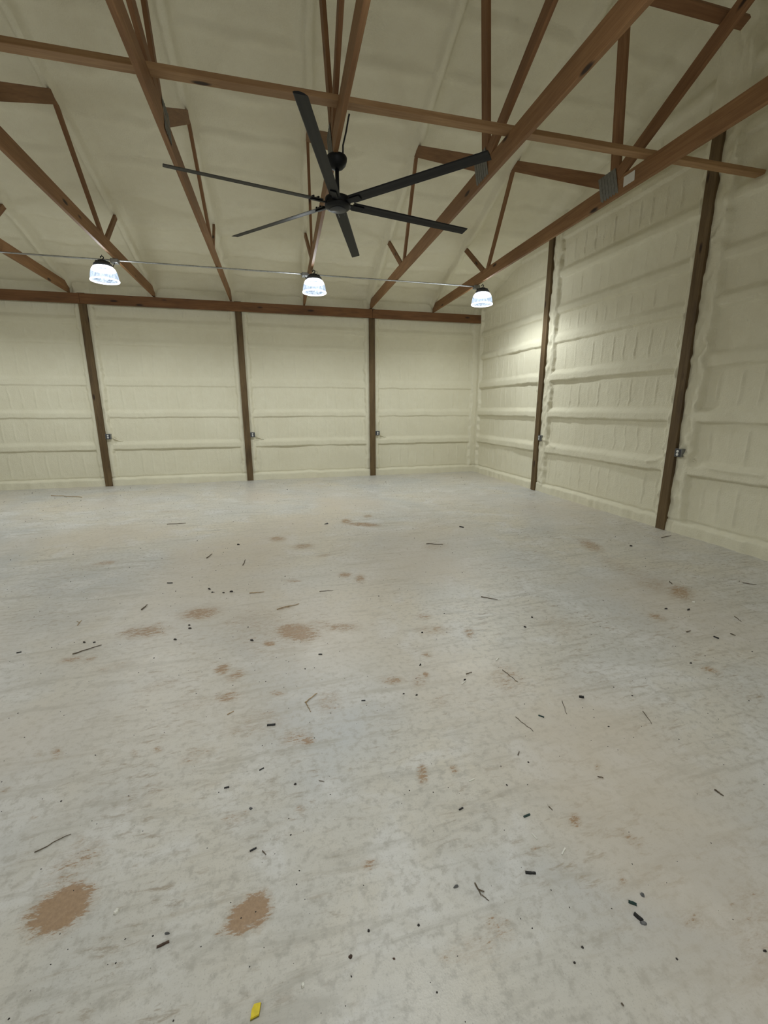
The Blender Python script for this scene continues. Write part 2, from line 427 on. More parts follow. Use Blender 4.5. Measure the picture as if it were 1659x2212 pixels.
# ------------------------------------------------------------------ measured layout of debris and mud on the slab (metres)
DEBRIS = [
    ('scrap', -5.861, -9.792, -5.825, -9.785, 0.0113, 'dark brown splinter of wood lying front left of the second mud patch'),
    ('scrap', -5.551, -9.139, -5.530, -9.129, 0.0080, 'short black scrap tilted up to the right, above the lone black dash'),
    ('scrap', -5.705, -9.203, -5.683, -9.203, 0.0105, 'black dash-like scrap left of the small dark triangular chip'),
    ('chip', -5.395, -9.261, -5.381, -9.265, 0.0154, 'small dark triangular chip in the middle of the floor'),
    ('twig', -5.280, -9.272, -5.256, -9.285, 0.0051, 'thin reddish splinter right of the dark triangular chip'),
    ('chip', -5.584, -9.349, -5.583, -9.338, 0.0226, 'dark grey upright-lying flake below a faint tan smear'),
    ('scrap', -5.581, -9.540, -5.556, -9.532, 0.0095, 'black scrap tilted up to the right beside a short grey splinter'),
    ('twig', -5.533, -9.551, -5.519, -9.570, 0.0071, 'short grey splinter right of a tilted black scrap'),
    ('chip', -5.426, -9.512, -5.417, -9.510, 0.0095, 'small dark crumb alone behind the white spattered spot'),
    ('chip', -5.267, -9.978, -5.252, -9.972, 0.0168, 'chunky brown chip of bark on bare concrete, front centre'),
    ('chip', -5.838, -9.762, -5.836, -9.754, 0.0227, 'grey curled flake just behind the dark brown splinter'),
    ('white', -6.023, -9.651, -6.016, -9.639, 0.0214, 'white chip of foam between the two large mud patches'),
    ('twig', -6.399, -9.329, -6.293, -9.277, 0.0068, 'long thin twig behind the largest mud patch'),
    ('chip', -6.405, -9.089, -6.395, -9.091, 0.0087, 'small black crumb at the left, behind the long thin twig'),
    ('white', -5.415, -10.010, -5.408, -10.009, 0.0166, 'small white chip near the front edge of the floor'),
    ('chip', -5.192, -9.918, -5.185, -9.923, 0.0128, 'dark crumb right of the second mud patch'),
    ('twig', -4.298, -9.373, -4.278, -9.352, 0.0083, 'short upright-lying dark splinter far behind the white slivers'),
    ('white', -4.604, -9.455, -4.573, -9.449, 0.0103, 'whitish sliver right of the brown hourglass stain'),
    ('scrap', -4.710, -9.581, -4.689, -9.576, 0.0098, 'short black scrap left of a round grey pebble spot'),
    ('scrap', -4.458, -9.683, -4.426, -9.678, 0.0125, 'dark greenish scrap left of the round brown stain'),
    ('twig', -4.325, -9.665, -4.320, -9.686, 0.0064, 'thin grey splinter between greenish scrap and round brown stain'),
    ('white', -4.468, -9.756, -4.460, -9.783, 0.0073, 'pale straw sliver sloping down to the right above a brown spot'),
    ('white', -4.404, -9.863, -4.375, -9.845, 0.0097, 'bright white sliver standing out right of the brown spot'),
    ('scrap', -4.579, -9.888, -4.543, -9.900, 0.0139, 'black rubber scrap lying level, front right centre'),
    ('scrap', -4.283, -10.068, -4.264, -10.084, 0.0142, 'dark teal scrap just behind the largest black scrap'),
    ('scrap', -4.295, -10.105, -4.284, -10.132, 0.0188, 'largest black rubber scrap at the front right'),
    ('chip', -4.282, -10.132, -4.287, -10.142, 0.0328, 'grey torn flake at the end of the largest black scrap'),
    ('chip', -4.861, -9.868, -4.840, -9.866, 0.0134, 'grey torn chip with white edge left of the forked twig'),
    ('twig', -4.778, -9.874, -4.774, -9.918, 0.0090, 'dark twig beside the fine cracked stains, front right centre'),
    ('twig', -4.772, -9.917, -4.757, -9.941, 0.0056, 'thin twig end continuing the dark twig'),
    ('twig', -4.005, -9.585, -3.985, -9.599, 0.0083, 'dark splinter at the right, level with the hourglass stain'),
    ('twig', -3.543, -9.783, -3.537, -9.820, 0.0118, 'greyish brown stick at the far right edge area'),
    ('chip', -4.445, -9.513, -4.442, -9.525, 0.0078, 'small dark splinter crumb right of the whitish sliver'),
    ('chip', -4.225, -10.062, -4.209, -10.063, 0.0217, 'grey porous crumb above the dark teal scrap'),
    ('chip', -3.972, -10.294, -3.973, -10.302, 0.0173, 'dark crumb touching the right edge of view'),
    ('chip', -5.027, -9.948, -5.017, -9.947, 0.0108, 'dark crumb left of the branching tan stain'),
    ('chip', -4.583, -10.165, -4.581, -10.173, 0.0109, 'dark oval crumb in the front right, lower of a pair'),
    ('chip', -4.535, -10.140, -4.526, -10.142, 0.0111, 'dark crumb in the front right, upper of a pair'),
    ('twig', -4.514, -10.287, -4.512, -10.294, 0.0087, 'short dark splinter at the very front right'),
    ('chip', -5.129, -10.018, -5.126, -10.013, 0.0147, 'small brown crumb right of the chunky bark chip'),
    ('twig', -9.686, -0.988, -9.008, -1.344, 0.0794, 'tan wood strip on the floor below the leftmost post'),
    ('twig', -6.967, -4.016, -6.701, -4.028, 0.0155, 'thin dark stick lying level in the back left'),
    ('twig', -6.848, -7.742, -6.694, -7.652, 0.0125, 'long brown stick at the left above a smudged stain'),
    ('scrap', -6.477, -6.496, -6.423, -6.510, 0.0156, 'dark scrap in the left middle distance'),
    ('twig', -6.192, -5.809, -6.148, -5.662, 0.0177, 'bent grey splinter in the middle distance'),
    ('twig', -5.773, -6.164, -5.754, -5.983, 0.0166, 'steeply lying dark splinter in the middle distance'),
    ('twig', -5.672, -6.970, -5.537, -6.975, 0.0139, 'yellowish brown stalk behind the rust coloured smears'),
    ('twig', -6.564, -7.090, -6.538, -7.003, 0.0188, 'brown curled bark sliver behind the left rust smear'),
    ('twig', -6.988, -7.264, -6.989, -7.176, 0.0094, 'forked grass stem at the left'),
    ('scrap', -5.161, -8.188, -5.136, -8.195, 0.0139, 'small black scrap right of the densest rust smear'),
    ('scrap', -5.514, -8.833, -5.470, -8.838, 0.0174, 'black rubber scrap lying level, left of centre'),
    ('scrap', -4.971, -8.760, -4.947, -8.764, 0.0090, 'small black dash at the centre of the floor'),
    ('twig', -5.292, -8.697, -5.272, -8.783, 0.0090, 'pale straw stick near the dark speckled stain'),
    ('twig', -5.733, -8.686, -5.699, -8.665, 0.0092, 'short tan straw left of the pale straw stick'),
    ('twig', -5.295, -8.696, -5.220, -8.624, 0.0122, 'tan stalk sloping up to the right by the dark speckled stain'),
    ('scrap', -7.243, -7.618, -7.216, -7.611, 0.0133, 'dark scrap near the left edge of view'),
    ('chip', -5.637, -7.860, -5.611, -7.877, 0.0189, 'black crumb left of the densest rust smear'),
    ('chip', -6.197, -7.702, -6.167, -7.711, 0.0160, 'black crumb below the left rust smear'),
    ('chip', -6.769, -7.597, -6.749, -7.594, 0.0213, 'black crumb right above the long brown stick'),
    ('chip', -6.843, -7.567, -6.822, -7.584, 0.0172, 'tiny black crumb above the long brown stick'),
    ('chip', -6.128, -7.489, -6.107, -7.495, 0.0209, 'black crumb above a flat black flake'),
    ('chip', -6.121, -7.546, -6.089, -7.554, 0.0124, 'flat black flake just below a black crumb'),
    ('chip', -6.025, -6.849, -6.000, -6.856, 0.0191, 'black crumb, second of the row behind the smears'),
    ('chip', -5.922, -6.888, -5.897, -6.895, 0.0142, 'black crumb, third of the row behind the smears'),
    ('chip', -5.858, -6.883, -5.820, -6.893, 0.0142, 'black crumb, rightmost of the row behind the smears'),
    ('chip', -6.065, -6.748, -6.038, -6.779, 0.0195, 'black crumb, leftmost of the row behind the smears'),
    ('twig', -5.030, -7.093, -4.899, -7.104, 0.0090, 'thin grey stick lying level behind the smears'),
    ('twig', -5.432, -7.382, -5.236, -7.319, 0.0128, 'dry grass blade right of the first rust smear'),
    ('chip', -4.676, -4.625, -4.611, -4.598, 0.0422, 'dark grey crumb left of the farthest tan smear'),
    ('chip', -5.885, -5.348, -5.844, -5.359, 0.0250, 'dark crumb in the back centre left'),
    ('scrap', -2.775, -5.280, -2.738, -5.340, 0.0275, 'black scrap in the back right centre'),
    ('twig', -3.534, -5.945, -3.337, -6.023, 0.0149, 'thin brown stick lying level in the back right centre'),
    ('chip', -1.097, -6.690, -1.058, -6.701, 0.0268, 'black crumb below the nearest two posts'),
    ('twig', -3.603, -7.601, -3.488, -7.696, 0.0133, 'straight brown stick right of centre'),
    ('scrap', -3.696, -9.062, -3.673, -9.074, 0.0229, 'thick black scrap alone on the right'),
    ('twig', -3.429, -9.264, -3.466, -9.363, 0.0065, 'thin twig steeply sloping, right of the thick black scrap'),
    ('twig', -3.817, -9.067, -3.867, -9.173, 0.0063, 'thin bent twig left of the thick black scrap'),
    ('twig', -4.161, -9.121, -4.125, -9.245, 0.0059, 'long thin twig sloping down to the right, centre right'),
    ('scrap', -4.027, -9.141, -4.006, -9.164, 0.0121, 'dark green scrap above the long thin twig'),
    ('twig', -3.997, -8.691, -3.975, -8.838, 0.0067, 'long fine twig beside a rusty speckled patch'),
    ('twig', -4.254, -8.675, -4.208, -8.664, 0.0099, 'brown splinter above a black and white pair of bits'),
    ('chip', -4.298, -8.731, -4.277, -8.724, 0.0129, 'black bit lying on a white sliver'),
    ('white', -4.325, -8.764, -4.286, -8.741, 0.0096, 'white sliver below a black bit'),
    ('scrap', -2.228, -8.711, -2.220, -8.745, 0.0181, 'black splinter at the right, below the rusty wheel smear'),
    ('twig', -2.367, -8.604, -2.321, -8.599, 0.0135, 'dark splinter left of the black splinter at the right'),
    ('twig', -2.064, -8.711, -2.058, -8.745, 0.0139, 'grey splinter right of the black splinter at the right'),
    ('twig', -1.621, -7.758, -1.647, -7.814, 0.0166, 'dark splinter behind the rusty wheel smear'),
    ('chip', -3.533, -8.196, -3.526, -8.225, 0.0199, 'black crumb right of centre on a pale patch'),
    ('chip', -3.387, -8.068, -3.376, -8.088, 0.0167, 'black crumb above the pale patch right of centre'),
    ('twig', -1.744, -8.499, -1.783, -8.582, 0.0100, 'fine twig at the far right'),
    ('twig', -0.410, -6.505, -0.195, -6.459, 0.0149, 'dark twig on the floor beside the nearest post'),
    ('white', -1.824, -8.182, -1.810, -8.196, 0.0206, 'white speck right of the rusty wheel smear'),
    ('white', -3.988, -8.583, -3.954, -8.556, 0.0139, 'white sliver above the rusty speckled patch'),
    ('chip', -2.729, -8.945, -2.710, -8.950, 0.0160, 'black crumb left of the curved tan mark'),
    ('twig', -0.946, -7.968, -0.866, -8.040, 0.0120, 'grey stick near the right edge in the distance'),
    ('chip', -2.193, -8.233, -2.159, -8.242, 0.0145, 'flat black flake below the rusty wheel smear'),
    ('chip', -2.022, -8.307, -1.984, -8.298, 0.0198, 'black crumb below the right end of the rusty wheel smear'),
    ('chip', -4.518, -8.506, -4.498, -8.488, 0.0133, 'dark curled bit at the centre right of two stain spots'),
    ('chip', -4.645, -8.796, -4.626, -8.792, 0.0153, 'dark curled crumb, right one of two at the centre'),
    ('chip', -4.715, -8.763, -4.700, -8.759, 0.0122, 'dark crumb, left one of two at the centre'),
    ('chip', -4.359, -8.082, -4.338, -8.087, 0.0150, 'dark round crumb on the speckled stain at the centre'),
]
STAINS = [
    (-6.213, -9.585, 0.0788, 0.0427, -0.0577, 0.0684, 1.25),
    (-6.184, -9.547, 0.0483, 0.0229, -0.0406, 0.0517, 1.10),
    (-6.243, -9.614, 0.0484, 0.0068, -0.0273, 0.0394, 1.10),
    (-5.573, -9.761, 0.0620, 0.0311, -0.0338, 0.0485, 1.20),
    (-5.609, -9.794, 0.0530, -0.0052, -0.0069, 0.0294, 1.05),
    (-5.542, -9.739, 0.0231, 0.0338, -0.0331, 0.0271, 1.00),
    (-5.663, -9.800, 0.0197, -0.0002, -0.0031, 0.0087, 0.80),
    (-5.541, -9.812, 0.0121, -0.0032, -0.0005, 0.0309, 0.50),
    (-6.225, -9.412, 0.0700, 0.0549, -0.0475, 0.0573, 0.50),
    (-6.231, -9.350, 0.0250, -0.0066, -0.0196, 0.0559, 0.45),
    (-6.065, -7.286, 0.1443, 0.0114, -0.0211, 0.1118, 0.85),
    (-6.447, -7.513, 0.1575, -0.0041, -0.0274, 0.0970, 0.75),
    (-6.356, -7.396, 0.0416, -0.0026, -0.0085, 0.0346, 0.60),
    (-5.293, -7.819, 0.1444, -0.0658, 0.0131, 0.1238, 0.95),
    (-5.496, -7.943, 0.0432, -0.0114, 0.0003, 0.0407, 0.90),
    (-5.575, -7.588, 0.2188, -0.0581, -0.0037, 0.2472, 0.45),
    (-5.804, -8.199, 0.0397, 0.0179, -0.0151, 0.0559, 0.95),
    (-5.715, -8.303, 0.0578, 0.0242, -0.0132, 0.0528, 0.70),
    (-5.744, -8.514, 0.0678, 0.0025, -0.0099, 0.0560, 0.70),
    (-5.451, -8.560, 0.0383, -0.0101, 0.0005, 0.0229, 0.85),
    (-5.308, -9.002, 0.0282, -0.0074, 0.0026, 0.0299, 0.90),
    (-5.365, -8.959, 0.0808, -0.0008, -0.0032, 0.0556, 0.60),
    (-5.155, -8.719, 0.0647, 0.0187, -0.0082, 0.0923, 0.55),
    (-5.557, -8.792, 0.1465, 0.0010, -0.0127, 0.1010, 0.40),
    (-5.629, -8.829, 0.0948, 0.0003, -0.0105, 0.0674, 0.40),
    (-5.137, -9.707, 0.0257, -0.0068, 0.0046, 0.0204, 0.75),
    (-4.798, -9.358, 0.0220, -0.0034, 0.0137, 0.0495, 0.90),
    (-4.644, -9.370, 0.0194, -0.0051, 0.0078, 0.0181, 0.80),
    (-4.255, -9.748, 0.0227, -0.0060, 0.0142, 0.0184, 0.95),
    (-4.093, -9.877, 0.0121, -0.0422, 0.0210, 0.0084, 0.60),
    (-4.493, -9.813, 0.0124, -0.0033, 0.0054, 0.0082, 0.85),
    (-4.768, -10.023, 0.0188, -0.0363, 0.0399, 0.0150, 0.55),
    (-4.876, -10.054, 0.0910, -0.0106, 0.0076, 0.0309, 0.40),
    (-4.244, -10.003, -0.0036, -0.0194, 0.0144, 0.0021, 0.50),
    (-5.377, -9.400, 0.0195, -0.0011, -0.0012, 0.0164, 0.70),
    (-5.639, -9.372, 0.0579, 0.0033, -0.0063, 0.0233, 0.55),
    (-6.636, -8.743, 0.0227, -0.0060, -0.0105, 0.0248, 0.60),
    (-6.549, -8.756, 0.0273, -0.0072, -0.0167, 0.0425, 0.65),
    (-6.678, -8.954, 0.0249, -0.0003, -0.0140, 0.0240, 0.50),
    (-6.476, -9.152, 0.0134, -0.0035, -0.0043, 0.0101, 0.60),
    (-6.836, -7.811, 0.0583, 0.0073, -0.0176, 0.0398, 0.75),
    (-6.704, -7.840, 0.0349, 0.0234, -0.0156, 0.0322, 0.60),
    (-4.724, -6.731, 0.0609, -0.0162, 0.0110, 0.0646, 0.85),
    (-4.590, -6.873, 0.0458, -0.0122, 0.0227, 0.1104, 0.80),
    (-4.949, -7.833, 0.1354, -0.0359, 0.0096, 0.0601, 0.70),
    (-5.793, -7.529, 0.0730, -0.0194, -0.0030, 0.0417, 0.60),
    (-5.371, -5.212, 0.0958, -0.0257, 0.0026, 0.1096, 0.80),
    (-5.068, -5.627, 0.1266, -0.0036, 0.0056, 0.0970, 0.75),
    (-4.325, -4.525, 0.0690, -0.0186, 0.0245, 0.1406, 0.85),
    (-4.110, -4.783, 0.2178, -0.1081, 0.0238, 0.1047, 0.85),
    (-3.929, -4.293, 0.0650, -0.0175, 0.0205, 0.0913, 0.75),
    (-7.278, -5.670, 0.1169, 0.0116, -0.0232, 0.0688, 0.70),
    (-7.370, -5.784, 0.1305, 0.0120, -0.0354, 0.0986, 0.40),
    (-5.262, -6.757, 0.0724, -0.0193, 0.0021, 0.0372, 0.70),
    (-5.363, -7.363, 0.0781, 0.0185, -0.0019, 0.0374, 0.70),
    (-1.545, -6.531, 0.0060, -0.1959, 0.1308, 0.1314, 0.75),
    (-1.771, -7.279, 0.0269, -0.3421, 0.1672, 0.1482, 0.40),
    (-1.740, -7.990, 0.0558, -0.0744, 0.1420, 0.1132, 0.80),
    (-1.817, -7.762, 0.0698, -0.1438, 0.1474, 0.1244, 0.50),
    (-2.369, -8.330, 0.0322, -0.0487, 0.0462, 0.0377, 0.70),
    (-2.661, -9.042, 0.0344, -0.0402, 0.0338, 0.0227, 0.70),
    (-4.246, -7.831, 0.0598, -0.0159, 0.0169, 0.0473, 0.70),
    (-4.250, -8.058, 0.1197, -0.0318, 0.0265, 0.0696, 0.55),
    (-4.731, -8.615, 0.0745, -0.0197, 0.0094, 0.0330, 0.75),
    (-4.510, -8.612, 0.0205, -0.0054, 0.0105, 0.0289, 0.85),
    (-4.420, -8.384, 0.0316, -0.0084, 0.0103, 0.0282, 0.75),
    (-4.573, -8.657, 0.0458, -0.0121, 0.0225, 0.0649, 0.55),
    (-4.017, -8.779, 0.0413, -0.0984, 0.0956, 0.0907, 0.55),
    (-4.528, -8.885, 0.0667, 0.0151, 0.0078, 0.0552, 0.40),
    (-3.457, -6.058, 0.1467, -0.0393, 0.0553, 0.1429, 0.50),
    (-4.000, -8.199, 0.0276, -0.0073, 0.0249, 0.0522, 0.70),
    (-3.995, -8.163, 0.0418, -0.0111, 0.0252, 0.0533, 0.60),
    (-3.263, -8.257, 0.0861, -0.1583, 0.1377, 0.1423, 0.35),
    (-2.729, -9.289, 0.1649, -0.0945, 0.0871, 0.0585, 0.25),
    (-3.929, -10.236, 0.0864, -0.0106, 0.1379, 0.1308, 0.35),
    (-3.698, -10.017, 0.0346, -0.0675, 0.0764, 0.0304, 0.25),
    (-5.929, -8.532, 0.1248, 0.0044, -0.0153, 0.0634, 0.35),
    (-6.155, -8.288, 0.0982, 0.0248, -0.0176, 0.0520, 0.40),
    (-6.519, -7.982, 0.0986, 0.0322, -0.0252, 0.0611, 0.40),
    (-6.073, -9.149, 0.1336, 0.0331, -0.0394, 0.0808, 0.25),
    (-5.846, -8.957, 0.0789, 0.0220, -0.0166, 0.0456, 0.45),
    (-6.057, -8.870, 0.0229, -0.0060, -0.0044, 0.0205, 0.70),
    (-6.167, -8.857, 0.0136, -0.0036, -0.0044, 0.0170, 0.70),
    (-3.961, -9.530, 0.0131, -0.0034, 0.0201, 0.0239, 0.60),
    (-4.112, -10.174, 0.0397, -0.0299, 0.0342, 0.0178, 0.40),
    (-9.192, -3.032, 0.2863, -0.0772, -0.1244, 0.2827, 0.35),
    (-7.040, -3.115, 0.2281, -0.0616, -0.0274, 0.1489, 0.40),
    (-4.781, -9.998, 0.0118, -0.0117, 0.0107, 0.0071, 0.70),
    (-4.965, -10.056, 0.0159, -0.0141, 0.0156, 0.0109, 0.50),
    (-3.652, -4.822, 0.2035, -0.0548, 0.0301, 0.1058, 0.30),
    (-4.857, -6.053, 0.0782, 0.0212, 0.0034, 0.0503, 0.60),
    (-5.537, -7.828, 0.2397, -0.0636, -0.0015, 0.2906, 0.35),
    (-5.101, -7.713, 0.1093, -0.0290, 0.0054, 0.0476, 0.50),
]

# ------------------------------------------------------------------ floor
xs = np.unique(np.round(np.concatenate([np.arange(LEFT_X, -11.4, 0.3), np.arange(-11.4, -8.0, 0.025), np.arange(-8.0, -3.0, 0.015), np.arange(-3.0, 0.12, 0.025)]), 4))
ys = np.unique(np.round(np.concatenate([np.arange(-DEPTH, -10.7, 0.3), np.arange(-10.7, -8.2, 0.015), np.arange(-8.2, 0.12, 0.025)]), 4))
XX, YY = np.meshgrid(xs, ys, indexing='ij')
P = np.stack([XX, YY, np.zeros_like(XX)], -1)
fo = grid_obj('floor', P, FLOOR)
tag(fo, 'pale grey concrete slab with brown mud smears and debris', kind='structure')
dirt = np.zeros_like(XX)
for k, (cx, cy, ux, uy, vx, vy, s) in enumerate(STAINS):
    if k > 7:            # thin smears: wide and weak, so their outline breaks up
        s *= 0.92; ux *= 1.25; uy *= 1.25; vx *= 1.25; vy *= 1.25
    det = ux * vy - uy * vx
    if abs(det) < 1e-9: continue
    R = 2.2 * max(math.hypot(ux, uy), math.hypot(vx, vy))
    i0, i1 = np.searchsorted(xs, [cx - R, cx + R]); j0, j1 = np.searchsorted(ys, [cy - R, cy + R])
    dx = XX[i0:i1, j0:j1] - cx; dy = YY[i0:i1, j0:j1] - cy
    a = (dx * vy - dy * vx) / det; b = (ux * dy - uy * dx) / det
    w = s * np.exp(-1.0 * np.maximum(a * a + b * b - 0.15, 0) ** 1.25)
    dirt[i0:i1, j0:j1] = np.maximum(dirt[i0:i1, j0:j1], w)
warm = np.clip(value_noise(XX.shape, (14, 12), 5) * 0.35 + 0.25, 0, 1)
warm += 0.6 * np.exp(-(((XX + 6.3) / 1.6) ** 2 + ((YY + 7.2) / 1.6) ** 2)) + 0.7 * np.exp(-(((XX + 4.1) / 0.35) ** 2 + ((YY + 9.9) / 0.6) ** 2))
warm = np.clip(warm, 0, 1)
for nm, arr in (('dirt', dirt), ('warm', warm)):
    at = fo.data.attributes.new(nm, 'FLOAT', 'POINT')
    at.data.foreach_set('value', arr.reshape(-1).astype(np.float32))

# ------------------------------------------------------------------ sprayed foam walls and ceiling
BACK_POSTS = [2.842, 5.89, 8.938, 11.99]
RIGHT_POSTS = [2.93, 6.125, 9.2, 12.25]

def foam_relief(u, z, posts, girts, seed, rib=0.235, ribamp=0.0065, near_strip=False):
    """height of the sprayed foam towards the room over a (u, z) grid"""
    U, Z = np.meshgrid(u, z, indexing='ij')
    r = np.random.default_rng(seed)
    sh = U.shape
    span = u[-1] - u[0]; hgt = z[-1] - z[0]
    wob = value_noise(sh, (max(2, int(span / 0.35)), 3), seed + 1) * 0.0045 + value_noise(sh, (max(2, int(span / 0.09)), 6), seed + 2) * 0.0022
    wobu = value_noise(sh, (4, max(2, int(hgt / 0.14))), seed + 3) * 0.012 + value_noise(sh, (12, max(2, int(hgt / 0.06))), seed + 4) * 0.007
    D = np.zeros(sh)
    for zlo, zhi, a in girts:
        zz = Z + wob
        p = sstep(zlo - 0.012, zlo + 0.014, zz) * (1 - sstep(zhi - 0.05, zhi + 0.055, zz))
        amod = a * (1 + 0.25 * value_noise(sh, (max(2, int(span / 1.1)), 1), seed + int(zlo * 100)))
        D = np.maximum(D, amod * p)
        D -= 0.30 * amod * np.exp(-((zz - (zlo - 0.022)) / 0.013) ** 2)
        D -= 0.10 * amod * np.exp(-((zz - (zhi + 0.06)) / 0.02) ** 2)
    # ribs of the metal siding telegraphing through, panel by panel
    zb = [0.2] + [g for q in girts for g in (q[0], q[1])] + [hgt + 1]
    k = np.round(U / rib).astype(int)
    kmax = k.max() + 2
    for i in range(0, len(zb) - 1, 2):
        z0, z1 = zb[i] + 0.02, zb[i + 1] - 0.04
        if z1 <= z0: continue
        amp = np.clip(r.normal(1.0, 0.45, kmax), 0.15, 1.8)
        off = r.normal(0, 0.018, kmax); tilt = r.normal(0, 0.02, kmax)
        win = sstep(z0, z0 + 0.10, Z) * (1 - sstep(z1 - 0.10, z1, Z))
        dd = U - (k * rib + off[k] + tilt[k] * (Z - z0)) + wobu * 0.5
        D += ribamp * amp[k] * win * (0.9 * np.exp(-(dd / 0.014) ** 2) - 1.0 * np.exp(-((dd - 0.024) / 0.011) ** 2))
    # foam built up along both sides of each post and into the corner
    for pu in posts + [0.0, DEPTH]:
        w = 0.165 if pu in posts else 0.13
        wn = (0.27 if near_strip else w) if pu in posts else w
        s = 1 - sstep(0.0, 0.05, np.where(U > pu, U - pu - wn, pu - U - w) + 0.02 + wobu)
        D = np.maximum(D, (0.07 if near_strip else 0.055) * s + (0.009 if (near_strip and pu in posts) else 0.0035) * s * value_noise(sh, (max(2, int(span / 0.10)), max(2, int(hgt / 0.10))), seed + 9))
    # thick bead over the skirt board along the slab
    b = 1 - sstep(0.135, 0.185, Z + wob)
    D = np.maximum(D, 0.08 * b * (0.9 + 0.1 * value_noise(sh, (max(2, int(span / 0.2)), 4), seed + 8)))
    D -= 0.022 * np.exp(-((Z + wob - 0.178) / 0.012) ** 2)
    D += 0.0028 * value_noise(sh, (max(2, int(span / 0.30)), max(2, int(hgt / 0.30))), seed + 5)
    D += 0.0012 * value_noise(sh, (max(2, int(span / 0.08)), max(2, int(hgt / 0.08))), seed + 6)
    return U, Z, D - 0.06

def uniq(*parts):
    return np.unique(np.round(np.concatenate(parts), 4))

# back (eave) wall, u = -x
u = uniq(np.arange(-0.12, 11.2, 0.016), np.arange(11.2, -LEFT_X + 0.1, 0.15)); z = uniq(np.arange(0, 4.5, 0.0145))
g_back = [(0.80, 0.95, 0.034), (1.50, 1.64, 0.028), (2.18, 2.34, 0.022), (3.02, 3.12, 0.022), (3.40, 3.54, 0.030)]
U, Z, D = foam_relief(u, z, BACK_POSTS, g_back, 100, ribamp=0.008)
wb = grid_obj('wall_back', np.stack([-U, -D, Z], -1), FOAM)
tag(wb, 'back wall coated in cream spray foam between posts', kind='structure')

# right (gable) wall, u = -y
u = uniq(np.arange(-0.12, 8.6, 0.016), np.arange(8.6, DEPTH + 0.2, 0.15)); z = uniq(np.arange(0, 5.0, 0.0155), np.arange(5.0, 8.2, 0.03))
g_right = [(0.81, 0.97, 0.06), (1.51, 1.66, 0.058), (2.20, 2.36, 0.055), (2.90, 3.04, 0.045), (3.42, 3.56, 0.045),
           (4.05, 4.19, 0.04), (4.70, 4.84, 0.04), (5.35, 5.49, 0.04), (6.0, 6.14, 0.04), (6.65, 6.79, 0.04)]
U, Z, D = foam_relief(u, z, RIGHT_POSTS, g_right, 300, ribamp=0.011, near_strip=True)
# cable runs buried in the foam from the outlets to the girt
for pts in ([(6.30, 1.08), (6.42, 1.06), (6.52, 0.99), (6.66, 0.955), (6.95, 0.94), (7.3, 0.95)], [(5.72, 0.93), (5.85, 0.96), (5.95, 1.02), (6.05, 1.10)], [(3.10, 1.08), (3.22, 1.05), (3.32, 0.98), (3.5, 0.95)]):
    dm = np.full(U.shape, 9.0)
    for (a0, b0), (a1, b1) in zip(pts, pts[1:]):
        L2 = (a1 - a0) ** 2 + (b1 - b0) ** 2
        t = np.clip(((U - a0) * (a1 - a0) + (Z - b0) * (b1 - b0)) / L2, 0, 1)
        dm = np.minimum(dm, np.hypot(U - a0 - t * (a1 - a0), Z - b0 - t * (b1 - b0)))
    D += 0.022 * np.exp(-(dm / 0.024) ** 2)
top = ceil_z(U) + 0.16
Zc = np.minimum(Z, top)
keep = (Z[:-1, :-1] < top[:-1, :-1])
wr = grid_obj('wall_right', np.stack([-D, -U, Zc], -1), FOAM, keep)
tag(wr, 'right gable wall coated in cream spray foam with girt bands', kind='structure')

# unseen walls close the shop
def plain_wall(name, quad):
    bm = bmesh.new()
    n = (Vector(quad[1]) - Vector(quad[0])).cross(Vector(quad[3]) - Vector(quad[0])).normalized() * 0.1
    a = [bm.verts.new(v) for v in quad]; b = [bm.verts.new(Vector(v) - n) for v in quad]
    bm.faces.new(a); bm.faces.new(b[::-1])
    for i in range(len(quad)):
        j = (i + 1) % len(quad)
        bm.faces.new((a[j], a[i], b[i], b[j]))
    o = mesh_obj(name, bm, FOAM)
    tag(o, 'cream foam wall closing the shop out of view', kind='structure')
zr = CEIL0 + CEIL_S * DEPTH / 2
plain_wall('wall_left', [(LEFT_X, -DEPTH, 0), (LEFT_X, 0, 0), (LEFT_X, 0, CEIL0 + 0.1), (LEFT_X, -DEPTH / 2, zr + 0.1), (LEFT_X, -DEPTH, CEIL0 + 0.1)])
plain_wall('wall_front', [(0, -DEPTH, 0), (LEFT_X, -DEPTH, 0), (LEFT_X, -DEPTH, CEIL0 + 0.1), (0, -DEPTH, CEIL0 + 0.1)])

# trusses: x of the bottom chord at the eave and 6.5 m into the room
TRUSS_X = [(-1.26, -1.45), (-2.86, -3.05), (-4.43, -4.655), (-6.03, -6.14), (-7.58, -7.62), (-9.17, -9.12), (-10.75, -10.70)]
LEAN = -0.06
def truss_pt(k, d, z):
    x0, x1 = TRUSS_X[k]
    return Vector((x0 + (x1 - x0) * d / 6.5 + LEAN * (z - 4.13), -d, z))

